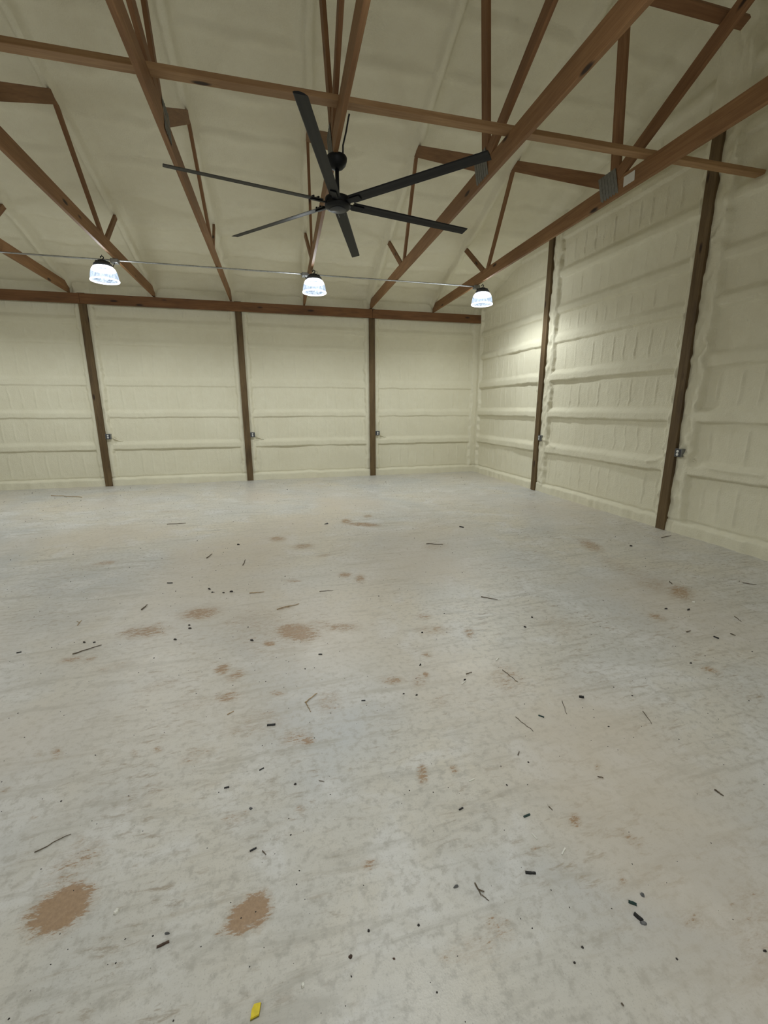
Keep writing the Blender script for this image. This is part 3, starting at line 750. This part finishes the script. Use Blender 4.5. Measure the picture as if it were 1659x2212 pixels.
# ceiling: foam under the roof deck, swelling over purlins and top chords
xs = uniq(np.arange(LEFT_X - 0.05, -11.4, 0.15), np.arange(-11.4, 0.12, 0.022)); ds = uniq(np.arange(-0.12, 9.0, 0.03), np.arange(9.0, DEPTH + 0.15, 0.15))
X, Dd = np.meshgrid(xs, ds, indexing='ij')
sh = X.shape
relief = 0.010 * value_noise(sh, (26, 40), 41) + 0.005 * value_noise(sh, (90, 120), 42)
wv = value_noise(sh, (60, 6), 43) * 0.02
for pd in np.arange(0.55, DEPTH, 0.61):
    relief += 0.030 * np.exp(-((Dd - pd + wv) / 0.08) ** 2) - 0.014 * np.exp(-((Dd - pd + wv - 0.11) / 0.03) ** 2)
zc = ceil_z(Dd)
wx = value_noise(sh, (10, 60), 44) * 0.012
for k, (x0, x1) in enumerate(TRUSS_X):
    cx = x0 + (x1 - x0) * Dd / 6.5 + LEAN * (zc - 4.13)
    a = np.abs(X - cx + wx)
    relief = np.maximum(relief, 0.085 * (1 - sstep(0.030, 0.085, a)) + 0.022 * (1 - sstep(0.05, 0.22, a)))
relief += 0.11 * (1 - sstep(0.03, 0.28, -X)) * 0.6            # rounded joint with the gable wall
relief += 0.10 * (1 - sstep(0.0, 0.22, Dd)) * 0.5
ce = grid_obj('ceiling', np.stack([X, -Dd, zc - relief], -1), FOAM)
tag(ce, 'sloping roof underside coated in cream spray foam', kind='structure')

# ------------------------------------------------------------------ timber
def member(name, p0, p1, wdir, width, thick, mat, parent=None, bevel=0.003, shift=(0, 0)):
    """sawn board from p0 to p1; its own x axis runs along the grain"""
    p0, p1 = Vector(p0), Vector(p1)
    xa = (p1 - p0).normalized()
    ya = Vector(wdir); ya = (ya - xa * ya.dot(xa)).normalized()
    za = xa.cross(ya)
    M = Matrix((xa, ya, za)).transposed().to_4x4(); M.translation = p0
    bm = bmesh.new()
    box_bm(bm, (0, -width / 2 + shift[0], -thick / 2 + shift[1]), ((p1 - p0).length, width / 2 + shift[0], thick / 2 + shift[1]), bevel=bevel)
    o = mesh_obj(name, bm, mat, parent)
    if parent is not None:
        M = Matrix.Translation(-Vector(parent.location)) @ M
    o.matrix_basis = M
    return o

POST = 0.14
back_labels = ['dark treated wooden post on back wall nearest the right corner', 'dark treated wooden post on back wall, middle of the three',
               'dark treated wooden post on back wall, leftmost of the three', 'dark treated wooden post beyond the left edge of view']
for pu, lb in zip(BACK_POSTS, back_labels):
    o = member('wooden_post', (-pu, 0.02, 0), (-pu, 0.02, 4.0), (1, 0, 0), POST, POST, W_POST)
    tag(o, lb, 'post', 'posts carrying the header and gable')
right_labels = ['weathered tall wooden post on right wall, nearer the back corner', 'weathered tall wooden post on right wall, closest to the viewer',
                'tall wooden post on right wall beside the viewer, out of view', 'tall wooden post on right wall behind the viewer, out of view']
for pu, lb in zip(RIGHT_POSTS, right_labels):
    o = member('wooden_post', (0.02, -pu, 0), (0.02, -pu, 4.99), (0, 1, 0), POST, POST, W_POST)
    tag(o, lb, 'post', 'posts carrying the header and gable')

HZ = (HEAD_Z0 + HEAD_Z1) / 2
for x0, x1, lb in ((0.0, -2.84, 'reddish brown header board along back wall ending at right corner'),
                   (-2.844, -8.96, 'long reddish brown header board across the back wall posts'),
                   (-8.964, -15.2, 'reddish brown header board at the left end of back wall')):
    o = member('header_beam', (x0, -0.072, HZ), (x1, -0.072, HZ), (0, 0, 1), HEAD_Z1 - HEAD_Z0 - 0.005, 0.042, W_HEAD)
    tag(o, lb, 'beam', 'header boards on the back wall')

def plate(parent, k, d0, d1, z0, z1, side, shear=0.0):
    """toothed steel connector plate pressed on one face of a truss joint"""
    bm = bmesh.new()
    nx = 12
    t = 0.0025
    for i in range(nx):
        a = d0 + (d1 - d0) * i / nx; b = d0 + (d1 - d0) * (i + 1) / nx
        zz0 = z0; zz1 = z1
        off = side * (0.0215 + (0.0025 if i % 2 else 0.0))
        vs = []
        for dd, zz, oo in ((a, zz0, 0), (b, zz0, 0), (b, zz1, 0), (a, zz1, 0), (a, zz0, t), (b, zz0, t), (b, zz1, t), (a, zz1, t)):
            p = truss_pt(k, dd + shear * (zz - z0), zz) + Vector((off + side * oo, 0, 0)) - Vector(parent.location)
            vs.append(bm.verts.new(p))
        for f in ((0, 1, 2, 3), (7, 6, 5, 4), (0, 4, 5, 1), (1, 5, 6, 2), (2, 6, 7, 3), (3, 7, 4, 0)):
            bm.faces.new([vs[q] for q in f])
    return mesh_obj('connector_plate', bm, PLATE, parent)

truss_labels = ['wooden roof truss nearest the right wall, holding the rightmost lamp', 'wooden roof truss just right of the ceiling fan',
                'wooden roof truss the black ceiling fan hangs from', 'wooden roof truss just left of the ceiling fan',
                'wooden roof truss holding the leftmost lamp', 'wooden roof truss at the left edge of view', 'wooden roof truss beyond the left edge of view']
CT = CHORD_Z0 + CHORD_H
for k in range(7):
    base = truss_pt(k, 0.0, CHORD_Z0)
    t = empty('roof_truss', base, truss_labels[k], 'truss', 'roof trusses')
    zc0 = CHORD_Z0 + CHORD_H / 2
    member('bottom_chord', truss_pt(k, -0.03, zc0), truss_pt(k, DEPTH - 0.1, zc0), (0, 0, 1), CHORD_H, 0.042, W_TRUSS, t)
    def web(a, b, w):
        member('web', truss_pt(k, *a), truss_pt(k, *b), (0, 0.3, 1) if abs(b[0] - a[0]) > 0.01 else (0, 1, 0), w, 0.038, W_WEB, t)
    web((2.80, CT - 0.02), (1.80, 4.93), 0.089)
    web((2.97, CT - 0.02), (4.02, 5.53), 0.089)
    web((6.04, CT + 0.03), (3.66, 5.49), 0.14)
    web((6.17, CT - 0.05), (6.17, 6.08), 0.135)
    web((6.22, CT + 0.03), (12.15, CT + 0.03 + 0.475 * 5.93), 0.14)
    web((12.2, CT - 0.05), (12.2, 7.85), 0.135)
    web((18.2, CT + 0.03), (12.25, CT + 0.03 + 0.475 * 5.93), 0.14)
    web((18.23, CT - 0.05), (18.23, 6.08), 0.135)
    for side in (-1, 1):
        plate(t, k, 5.98, 6.26, CHORD_Z0 + 0.03, CHORD_Z0 + 0.30, side, -0.25)
    if k == 0:
        bm = bmesh.new()
        a = []
        for dd, zz in ((6.33, CHORD_Z0 + 0.03), (6.49, CHORD_Z0 + 0.03), (6.49, CHORD_Z0 + 0.15), (6.33, CHORD_Z0 + 0.15)):
            a.append(truss_pt(k, dd, zz) + Vector((-0.0225, 0, 0)) - base)
        f0 = [bm.verts.new(p) for p in a]; f1 = [bm.verts.new(p + Vector((-0.001, 0, 0))) for p in a]
        bm.faces.new(f0); bm.faces.new(f1[::-1])
        for i in range(4): bm.faces.new((f0[i], f0[(i + 1) % 4], f1[(i + 1) % 4], f1[i]))
        tg = mesh_obj('paper_tag', bm, PAPER, t)
        tg['label'] = 'white paper tag'

o = member('bracing_board', (0.16, -6.645, CT + 0.024), (-15.1, -6.645, CT + 0.024), (0, 1, 0), 0.10, 0.045, W_BRACE)
tag(o, 'long pale pine bracing board lying across the truss bottom chords', 'board', 'bracing boards')
o = member('bracing_board', (-1.27, -7.34, 4.885), (-15.1, -7.34, 4.885), (0, -1, 0.475), 0.092, 0.038, W_WEB)
tag(o, 'short visible brown bracing board between truss diagonals at top right', 'board', 'bracing boards')

# ------------------------------------------------------------------ ceiling fan
FX, FY = -4.625, -6.23
fan = empty('ceiling_fan', (FX, FY, 3.625), 'large black six-blade ceiling fan hanging below the middle truss', 'ceiling fan')
bm = bmesh.new()
lathe_bm(bm, [(0, 0.395), (0.070, 0.395), (0.092, 0.390), (0.098, 0.378), (0.096, 0.355), (0.084, 0.322), (0.058, 0.296), (0.030, 0.286), (0, 0.285)], 32)
mesh_obj('canopy', bm, BLACK, fan, True)
bm = bmesh.new()
tube_bm(bm, [(0, 0, 0.30), (0, 0, 0.05)], 0.019, 16)
mesh_obj('downrod', bm, BLACK, fan, True)
bm = bmesh.new()
lathe_bm(bm, [(0, 0.085), (0.030, 0.085), (0.036, 0.056), (0.100, 0.052), (0.121, 0.042), (0.125, 0.028), (0.125, 0.006), (0.121, 0.0), (0.121, -0.010), (0.126, -0.016), (0.124, -0.030), (0.106, -0.046), (0.06, -0.054), (0, -0.055)], 48)
hous = mesh_obj('motor_housing', bm, BLACK, fan, True)
bm = bmesh.new()
lathe_bm(bm, [(0, -0.0545), (0.078, -0.0515), (0.075, -0.060), (0, -0.062)], 32)
mesh_obj('bottom_cap', bm, DARKGREY, hous, True)
bmb = bmesh.new()                       # airfoil blade along +x, pitched
R0, R1 = 0.16, 1.52
prof = [(-0.056, 0.0), (-0.046, 0.009), (-0.016, 0.015), (0.022, 0.012), (0.056, 0.001), (0.022, -0.002), (-0.016, -0.003), (-0.046, -0.006)]
pit = math.radians(-15)
rings = []
for i in range(9):
    f = i / 8
    x = R0 + (R1 - R0) * f
    w = 1.0 - 0.08 * f
    rings.append([bmb.verts.new((x, (a * math.cos(pit) - c * math.sin(pit)) * w, (a * math.sin(pit) + c * math.cos(pit)) * w)) for a, c in prof])
for A, B in zip(rings, rings[1:]):
    for q in range(len(prof)):
        bmb.faces.new((A[q], A[(q + 1) % len(prof)], B[(q + 1) % len(prof)], B[q]))
bmb.faces.new(rings[0][::-1]); bmb.faces.new(rings[-1])
blade0 = mesh_obj('blade', bmb, BLACK, fan)
bmi = bmesh.new()
Mp = Matrix.Rotation(pit, 4, 'X')
box_bm(bmi, (0.10, -0.030, -0.014), (0.27, 0.030, -0.004), Mp, 0.003)
for xx in (0.20, 0.25):
    for yy in (-0.018, 0.018):
        box_bm(bmi, (xx - 0.007, yy - 0.007, 0.006), (xx + 0.007, yy + 0.007, 0.024), Mp)
iron0 = mesh_obj('blade_bracket', bmi, BLACK, blade0)
for k in range(6):
    b = blade0 if k == 0 else blade0.copy()
    if k:
        link(b, fan)
        link(iron0.copy(), b)
    b.rotation_euler = (0, 0, math.radians(12.3 + 60 * k))
bm = bmesh.new()
tube_bm(bm, [(0.062, -0.345, 0.555), (0.06, -0.32, 0.545), (0.055, -0.22, 0.49), (0.045, -0.10, 0.44), (0.050, -0.06, 0.40), (0.05, -0.03, 0.375)], 0.008, 8)
mesh_obj('supply_cable', bm, CABLE, fan, True)

# ------------------------------------------------------------------ high bay lamps
def high_bay(x, y, zt, label, tilt=(0, 0), detail=True):
    """zt: underside of the truss chord the hook hangs from"""
    t = empty('high_bay_lamp', (x, y, zt), label, 'lamp', 'high bay lamps')
    t.rotation_euler = (tilt[0], tilt[1], 0)
    t.scale = (0.95, 0.95, 0.90)
    bm = bmesh.new()
    pts = [(0, 0, 0.01), (0, 0, -0.018)]
    tube_bm(bm, pts, 0.004, 8)
    arc = []
    for i in range(15):
        a = math.radians(200 - i * 20.5)
        arc.append((0.022 * math.cos(a), 0, -0.034 + 0.022 * math.sin(a)))
    arc += [(0.004, 0, -0.066), (0.0, 0, -0.085)]
    tube_bm(bm, arc, 0.0075, 8)
    mesh_obj('hook', bm, HOOK, t, True)
    bm = bmesh.new()
    lathe_bm(bm, [(0, -0.078), (0.058, -0.078), (0.064, -0.084), (0.064, -0.112), (0.100, -0.118), (0.128, -0.132), (0.138, -0.150), (0.140, -0.178), (0.128, -0.178), (0, -0.165)], 32)
    cap = mesh_obj('driver_housing', bm, DARKGREY, t, True)
    bm = bmesh.new()
    for i in range(16):
        a = 2 * math.pi * i / 16
        box_bm(bm, (0.064, -0.002, -0.122), (0.108, 0.002, -0.098), Matrix.Rotation(a, 4, 'Z'))
    mesh_obj('heat_sink', bm, DARKGREY, cap)
    # bell shaped prismatic acrylic refractor
    prof = [(0.130, -0.176), (0.150, -0.190), (0.168, -0.212), (0.182, -0.240), (0.193, -0.275), (0.201, -0.315), (0.206, -0.355), (0.209, -0.385)]
    bm = bmesh.new(); lathe_bm(bm, prof[:4], 48)
    mesh_obj('refractor_neck', bm, G_TOP, t, True)
    bm = bmesh.new(); lathe_bm(bm, prof[3:], 48)
    body = mesh_obj('refractor', bm, G_BODY, t, True)
    for zz, rr in ((-0.2405, 0.1835), (-0.384, 0.2105)):
        bm = bmesh.new()
        lathe_bm(bm, [(rr, zz), (rr + 0.0015, zz - 0.0015), (rr, zz - 0.003), (rr - 0.0015, zz - 0.0015)], 48, close=True)
        mesh_obj('seam_ring', bm, SEAM, body, True)
    bm = bmesh.new()
    lathe_bm(bm, [(0.207 + 0.011 * math.cos(2 * math.pi * i / 10), -0.400 + 0.013 * math.sin(2 * math.pi * i / 10)) for i in range(10)], 48, close=True)
    mesh_obj('rim', bm, G_RIM, t, True)
    bm = bmesh.new()
    lathe_bm(bm, [(0.198, -0.402), (0.16, -0.416), (0.10, -0.428), (0.05, -0.434), (0, -0.436)], 48)
    mesh_obj('lens', bm, G_LENS, t, True)
    l = bpy.data.lights.new('high_bay_light', 'SPOT')
    l.energy = LAMP_WATTS; l.color = LAMP_COLOUR
    l.spot_size = math.radians(165); l.spot_blend = 0.75
    l.shadow_soft_size = 0.09
    lo = bpy.data.objects.new('lamp_light', l)
    lo.location = (0, 0, -0.20)
    link(lo, t)
    l2 = bpy.data.lights.new('refractor_light', 'POINT')
    l2.energy = LAMP_SIDE_WATTS; l2.color = LAMP_COLOUR; l2.shadow_soft_size = 0.10
    lo2 = bpy.data.objects.new('refractor_light', l2)
    lo2.location = (0, 0, -0.30)
    link(lo2, t)
    return t

ROW1 = [(-1.262, -2.62, 'lit clear high bay lamp on the right, beside the right wall'),
        (-4.487, -2.72, 'lit clear high bay lamp in the middle, under the fan truss'),
        (-7.735, -2.64, 'lit clear high bay lamp on the left')]
for i, (x, y, lb) in enumerate(ROW1):
    high_bay(x, y, CHORD_Z0, lb, ((0, 0), (0, 0), (0, 0))[i])
# the rows the photograph does not show go on with the same spacing
for x, y, where in ((-10.75, -2.65, 'beyond the left edge'), (-4.72, -8.9, 'above the viewer'),
                    (-10.7, -8.9, 'far left of the viewer'), (-2.2, -15.2, 'behind the viewer near the right wall'), (-4.95, -15.2, 'straight behind the viewer'),
                    (-7.7, -15.2, 'behind and left of the viewer'), (-10.66, -15.2, 'far behind and left of the viewer'), (-4.9, -21.6, 'by the unseen front wall'), (-7.7, -21.6, 'by the unseen front wall, left one')):
    high_bay(x, y, CHORD_Z0, 'lit high bay lamp out of view, ' + where)

# conduit along the lamps
CY, CZ = -2.49, CHORD_Z0 - 0.018
cond = empty('conduit_run', (-1.36, CY, CZ), 'thin grey metal conduit running past the three lamps', 'conduit')
bm = bmesh.new()
tube_bm(bm, [(-12.0 + 1.36, 0, 0), (0.0, 0, 0)], 0.012, 10)
mesh_obj('pipe', bm, STEEL, cond, True)
for bx, by in ((-1.33, -2.49), (-4.62, -2.49), (-7.60, -2.49)):
    bm = bmesh.new()
    box_bm(bm, (-0.055, -0.05, -0.035), (0.055, 0.05, 0.030), bevel=0.004)
    jb = mesh_obj('junction_box', bm, BOXM, cond)
    jb.location = (bx + 1.36, by - CY, -0.012)
    bm = bmesh.new()
    box_bm(bm, (-0.045, -0.056, -0.03), (0.045, -0.050, 0.025), bevel=0.002)
    mesh_obj('cover_plate', bm, STEEL, jb)
for i, (x, y, lb) in enumerate(ROW1):
    bx = (-1.33, -4.62, -7.60)[i]
    p0 = Vector((bx, -2.52, CZ - 0.04)); p1 = Vector((x + (-0.10 if i != 2 else 0.10), y + 0.05, CHORD_Z0 - 0.122))
    pm = (p0 + p1) / 2 + Vector((0, 0, -0.07))
    bm = bmesh.new()
    pts = []
    for s in range(9):
        f = s / 8
        pts.append((1 - f) ** 2 * p0 + 2 * f * (1 - f) * pm + f * f * p1 - Vector(cond.location))
    tube_bm(bm, pts, 0.006, 6)
    mesh_obj('lamp_cord', bm, CABLE, cond, True)
# loose safety wire looped through the hook of the middle lamp
bm = bmesh.new()
pts = [(0.0, 0, -0.03), (0.035, 0, -0.015), (0.06, 0, -0.03), (0.06, 0, -0.06), (0.035, 0, -0.075), (0.06, 0, -0.055), (0.12, 0, -0.075), (0.165, 0, -0.11), (0.168, 0, -0.15)]
tube_bm(bm, [Vector((-4.487, -2.72, CHORD_Z0)) + Vector(p) for p in pts], 0.0025, 6)
o = mesh_obj('safety_wire', bm, CABLE, None, True)
tag(o, 'thin loose wire looped at the hook of the middle lamp', 'wire')

# ------------------------------------------------------------------ outlets
def outlet(loc, rz, label, tail):
    """steel box with a duplex receptacle; local -y faces the room, fixed to the post at its -x side"""
    t = empty('wall_outlet', loc, label, 'outlet', 'outlets beside the posts')
    t.rotation_euler = (0, 0, rz)
    bm = bmesh.new(); box_bm(bm, (0.0, -0.055, -0.055), (0.105, 0.06, 0.055), bevel=0.004)
    mesh_obj('box', bm, BOXM, t)
    bm = bmesh.new(); box_bm(bm, (0.008, -0.060, -0.050), (0.097, -0.0555, 0.050), bevel=0.002)
    cv = mesh_obj('cover', bm, DARKGREY, t)
    for zc_ in (-0.021, 0.021):
        bm = bmesh.new()
        bmesh.ops.create_cone(bm, cap_ends=True, segments=16, radius1=0.018, radius2=0.018, depth=0.006, matrix=Matrix.Translation((0.0525, -0.0625, zc_)) @ Matrix.Rotation(math.pi / 2, 4, 'X'))
        s = mesh_obj('socket', bm, WHITEPL, cv)
    bm = bmesh.new(); tube_bm(bm, tail, 0.010, 8)
    mesh_obj('cable_tail', bm, FOAM, t, True)
tail = [(0.09, 0.02, -0.02), (0.14, 0.03, -0.045), (0.18, 0.045, -0.075), (0.24, 0.05, -0.10), (0.30, 0.06, -0.115)]
outlet((-2.842 + 0.072, -0.005, 1.08), 0, 'grey outlet box on back wall post nearest the corner', tail)
outlet((-5.89 + 0.072, -0.005, 1.09), 0, 'grey outlet box on middle post of the back wall', tail)
outlet((-8.938 + 0.072, -0.005, 1.10), 0, 'grey outlet box on leftmost post of the back wall', tail)
outlet((-0.005, -2.93 - 0.072, 1.10), -math.pi / 2, 'grey outlet box on right wall post near the corner', tail)
outlet((-0.005, -6.125 - 0.072, 1.10), -math.pi / 2, 'grey outlet box on the closest right wall post', tail)

# ------------------------------------------------------------------ debris on the slab
def rough_prism(L, w, h, seed, n=7, jag=0.12):
    """irregular splinter / scrap along local x"""
    r = random.Random(seed)
    bm = bmesh.new()
    prev = None
    for i in range(n):
        f = i / (n - 1)
        x = (f - 0.5) * L
        sw = w * (1 - jag * abs(2 * f - 1)) * r.uniform(1 - jag, 1 + jag) / 2
        sh_ = h * r.uniform(1 - jag, 1 + jag)
        oy = r.uniform(-jag, jag) * w * 0.5
        ring = [bm.verts.new((x, oy - sw, 0)), bm.verts.new((x, oy + sw, 0)), bm.verts.new((x, oy + sw * 0.8, sh_)), bm.verts.new((x, oy - sw * 0.8, sh_))]
        if prev:
            for q in range(4): bm.faces.new((prev[q], prev[(q + 1) % 4], ring[(q + 1) % 4], ring[q]))
        else:
            bm.faces.new(ring[::-1])
        prev = ring
    bm.faces.new(prev)
    return bm

def chip_bm(L, w, h, seed):
    """flat broken crumb with an irregular outline"""
    r = random.Random(seed)
    bm = bmesh.new()
    n = 9
    lo, hi = [], []
    for i in range(n):
        a = 2 * math.pi * i / n
        rr = r.uniform(0.7, 1.1)
        lo.append(bm.verts.new((L / 2 * rr * math.cos(a), w / 2 * rr * math.sin(a), 0)))
        hi.append(bm.verts.new((L / 2 * rr * 0.75 * math.cos(a + 0.1), w / 2 * rr * 0.75 * math.sin(a + 0.1), h * r.uniform(0.6, 1.2))))
    bm.faces.new(lo[::-1])
    c = bm.verts.new((0, 0, h * 1.1))
    for i in range(n):
        j = (i + 1) % n
        bm.faces.new((lo[i], lo[j], hi[j], hi[i])); bm.faces.new((hi[i], hi[j], c))
    return bm

KIND = {'scrap': ('black_scrap', 'scrap', RUBBER), 'twig': ('twig', 'twig', TWIGM), 'chip': ('crumb', 'crumb', CRUMB), 'white': ('white_chip', 'foam chip', WCHIP)}
for i, (kind, ax, ay, bx, by, w, lb) in enumerate(DEBRIS):
    name, cat, mat = KIND[kind]
    L = math.hypot(bx - ax, by - ay)
    w *= 0.62
    head = ' '.join(lb.split()[:4])
    if kind == 'twig':
        if any(q in head for q in ('straw', 'tan ', 'grass', 'yellowish')): mat = STRAW
        w = min(w, 0.016)
        r = random.Random(i)
        bm = bmesh.new()
        n = 7
        pts = [((f / (n - 1) - 0.5) * L, r.uniform(-0.03, 0.03) * L, w * 0.5 + abs(r.gauss(0, 0.10)) * w) for f in range(n)]
        tube_bm(bm, pts, w / 2, 6, radii=[w / 2 * (1 - 0.4 * f / (n - 1)) for f in range(n)])
        if 'forked' in lb or 'dark twig beside' in lb:
            tube_bm(bm, [pts[3], (pts[3][0] + 0.25 * L, pts[3][1] + 0.22 * L, w * 0.6), (pts[3][0] + 0.35 * L, pts[3][1] + 0.36 * L, w * 0.7)], w * 0.35, 5)
    elif kind == 'chip':
        if 'grey' in head: mat = GREYCH
        if 'bark' in head or 'brown' in head: mat = BARK
        wy = w * 1.2
        bm = chip_bm(L, wy, min(0.3 * max(L, wy), 0.012), i)
    else:
        if 'green' in head or 'teal' in head: mat = TEAL
        if 'brown' in head: mat = BARK
        w = min(w, 0.02)
        bm = rough_prism(L, w, w * 0.7, i)
    o = mesh_obj(name, bm, mat)
    o.location = ((ax + bx) / 2, (ay + by) / 2, 0.0004)
    o.rotation_euler = (0, 0, math.atan2(by - ay, bx - ax))
    tag(o, lb, cat, 'debris scattered on the slab')

# yellow chip at the front edge
yc = empty('yellow_chip', (-5.548, -10.036, 0.0), 'bright yellow four-sided chip at the front edge of the floor', 'chip')
bm = bmesh.new()
outl = [(-0.014, -0.014), (0.010, -0.010), (0.015, 0.016), (-0.004, 0.017), (-0.011, 0.006)]
a = [bm.verts.new((x, y, 0.0035)) for x, y in outl]; b = [bm.verts.new((x * 0.97, y * 0.97, 0.009)) for x, y in outl]
bm.faces.new(a[::-1]); bm.faces.new(b)
for i in range(5): bm.faces.new((a[i], a[(i + 1) % 5], b[(i + 1) % 5], b[i]))
mesh_obj('painted_face', bm, YELLOW, yc)
bm = bmesh.new()
a = [bm.verts.new((x * 1.04, y * 1.04, 0.0)) for x, y in outl]; b = [bm.verts.new((x * 1.04, y * 1.04, 0.0036)) for x, y in outl]
bm.faces.new(a[::-1]); bm.faces.new(b)
for i in range(5): bm.faces.new((a[i], a[(i + 1) % 5], b[(i + 1) % 5], b[i]))
mesh_obj('backing', bm, YELLOWD, yc)

# uncounted specks of grit all over the slab
r = np.random.default_rng(77)
verts, faces = [], []
for i in range(2600):
    x = r.uniform(-10.5, -0.3); y = -10.9 + 10.6 * r.uniform(0, 1) ** 1.5
    s = r.uniform(0.0012, 0.0030) * (1 + 0.20 * (y + 10.9)) * (1.8 if r.uniform() < 0.06 else 1)
    a = r.uniform(0, 6.28); e = r.uniform(0.5, 1.0)
    n0 = len(verts)
    for q in range(5):
        an = a + q * 1.2566
        dx, dy = s * math.cos(q * 1.2566), s * e * math.sin(q * 1.2566)
        verts.append((x + dx * math.cos(a) - dy * math.sin(a), y + dx * math.sin(a) + dy * math.cos(a), 0.0))
    verts.append((x, y, s * 0.7))
    for q in range(5): faces.append((n0 + q, n0 + (q + 1) % 5, n0 + 5))
me = bpy.data.meshes.new('floor_grit'); me.from_pydata(verts, [], faces); me.materials.append(CRUMB)
o = link(bpy.data.objects.new('floor_grit', me))
tag(o, 'fine dark grit scattered over the concrete slab', 'grit', kind='stuff')
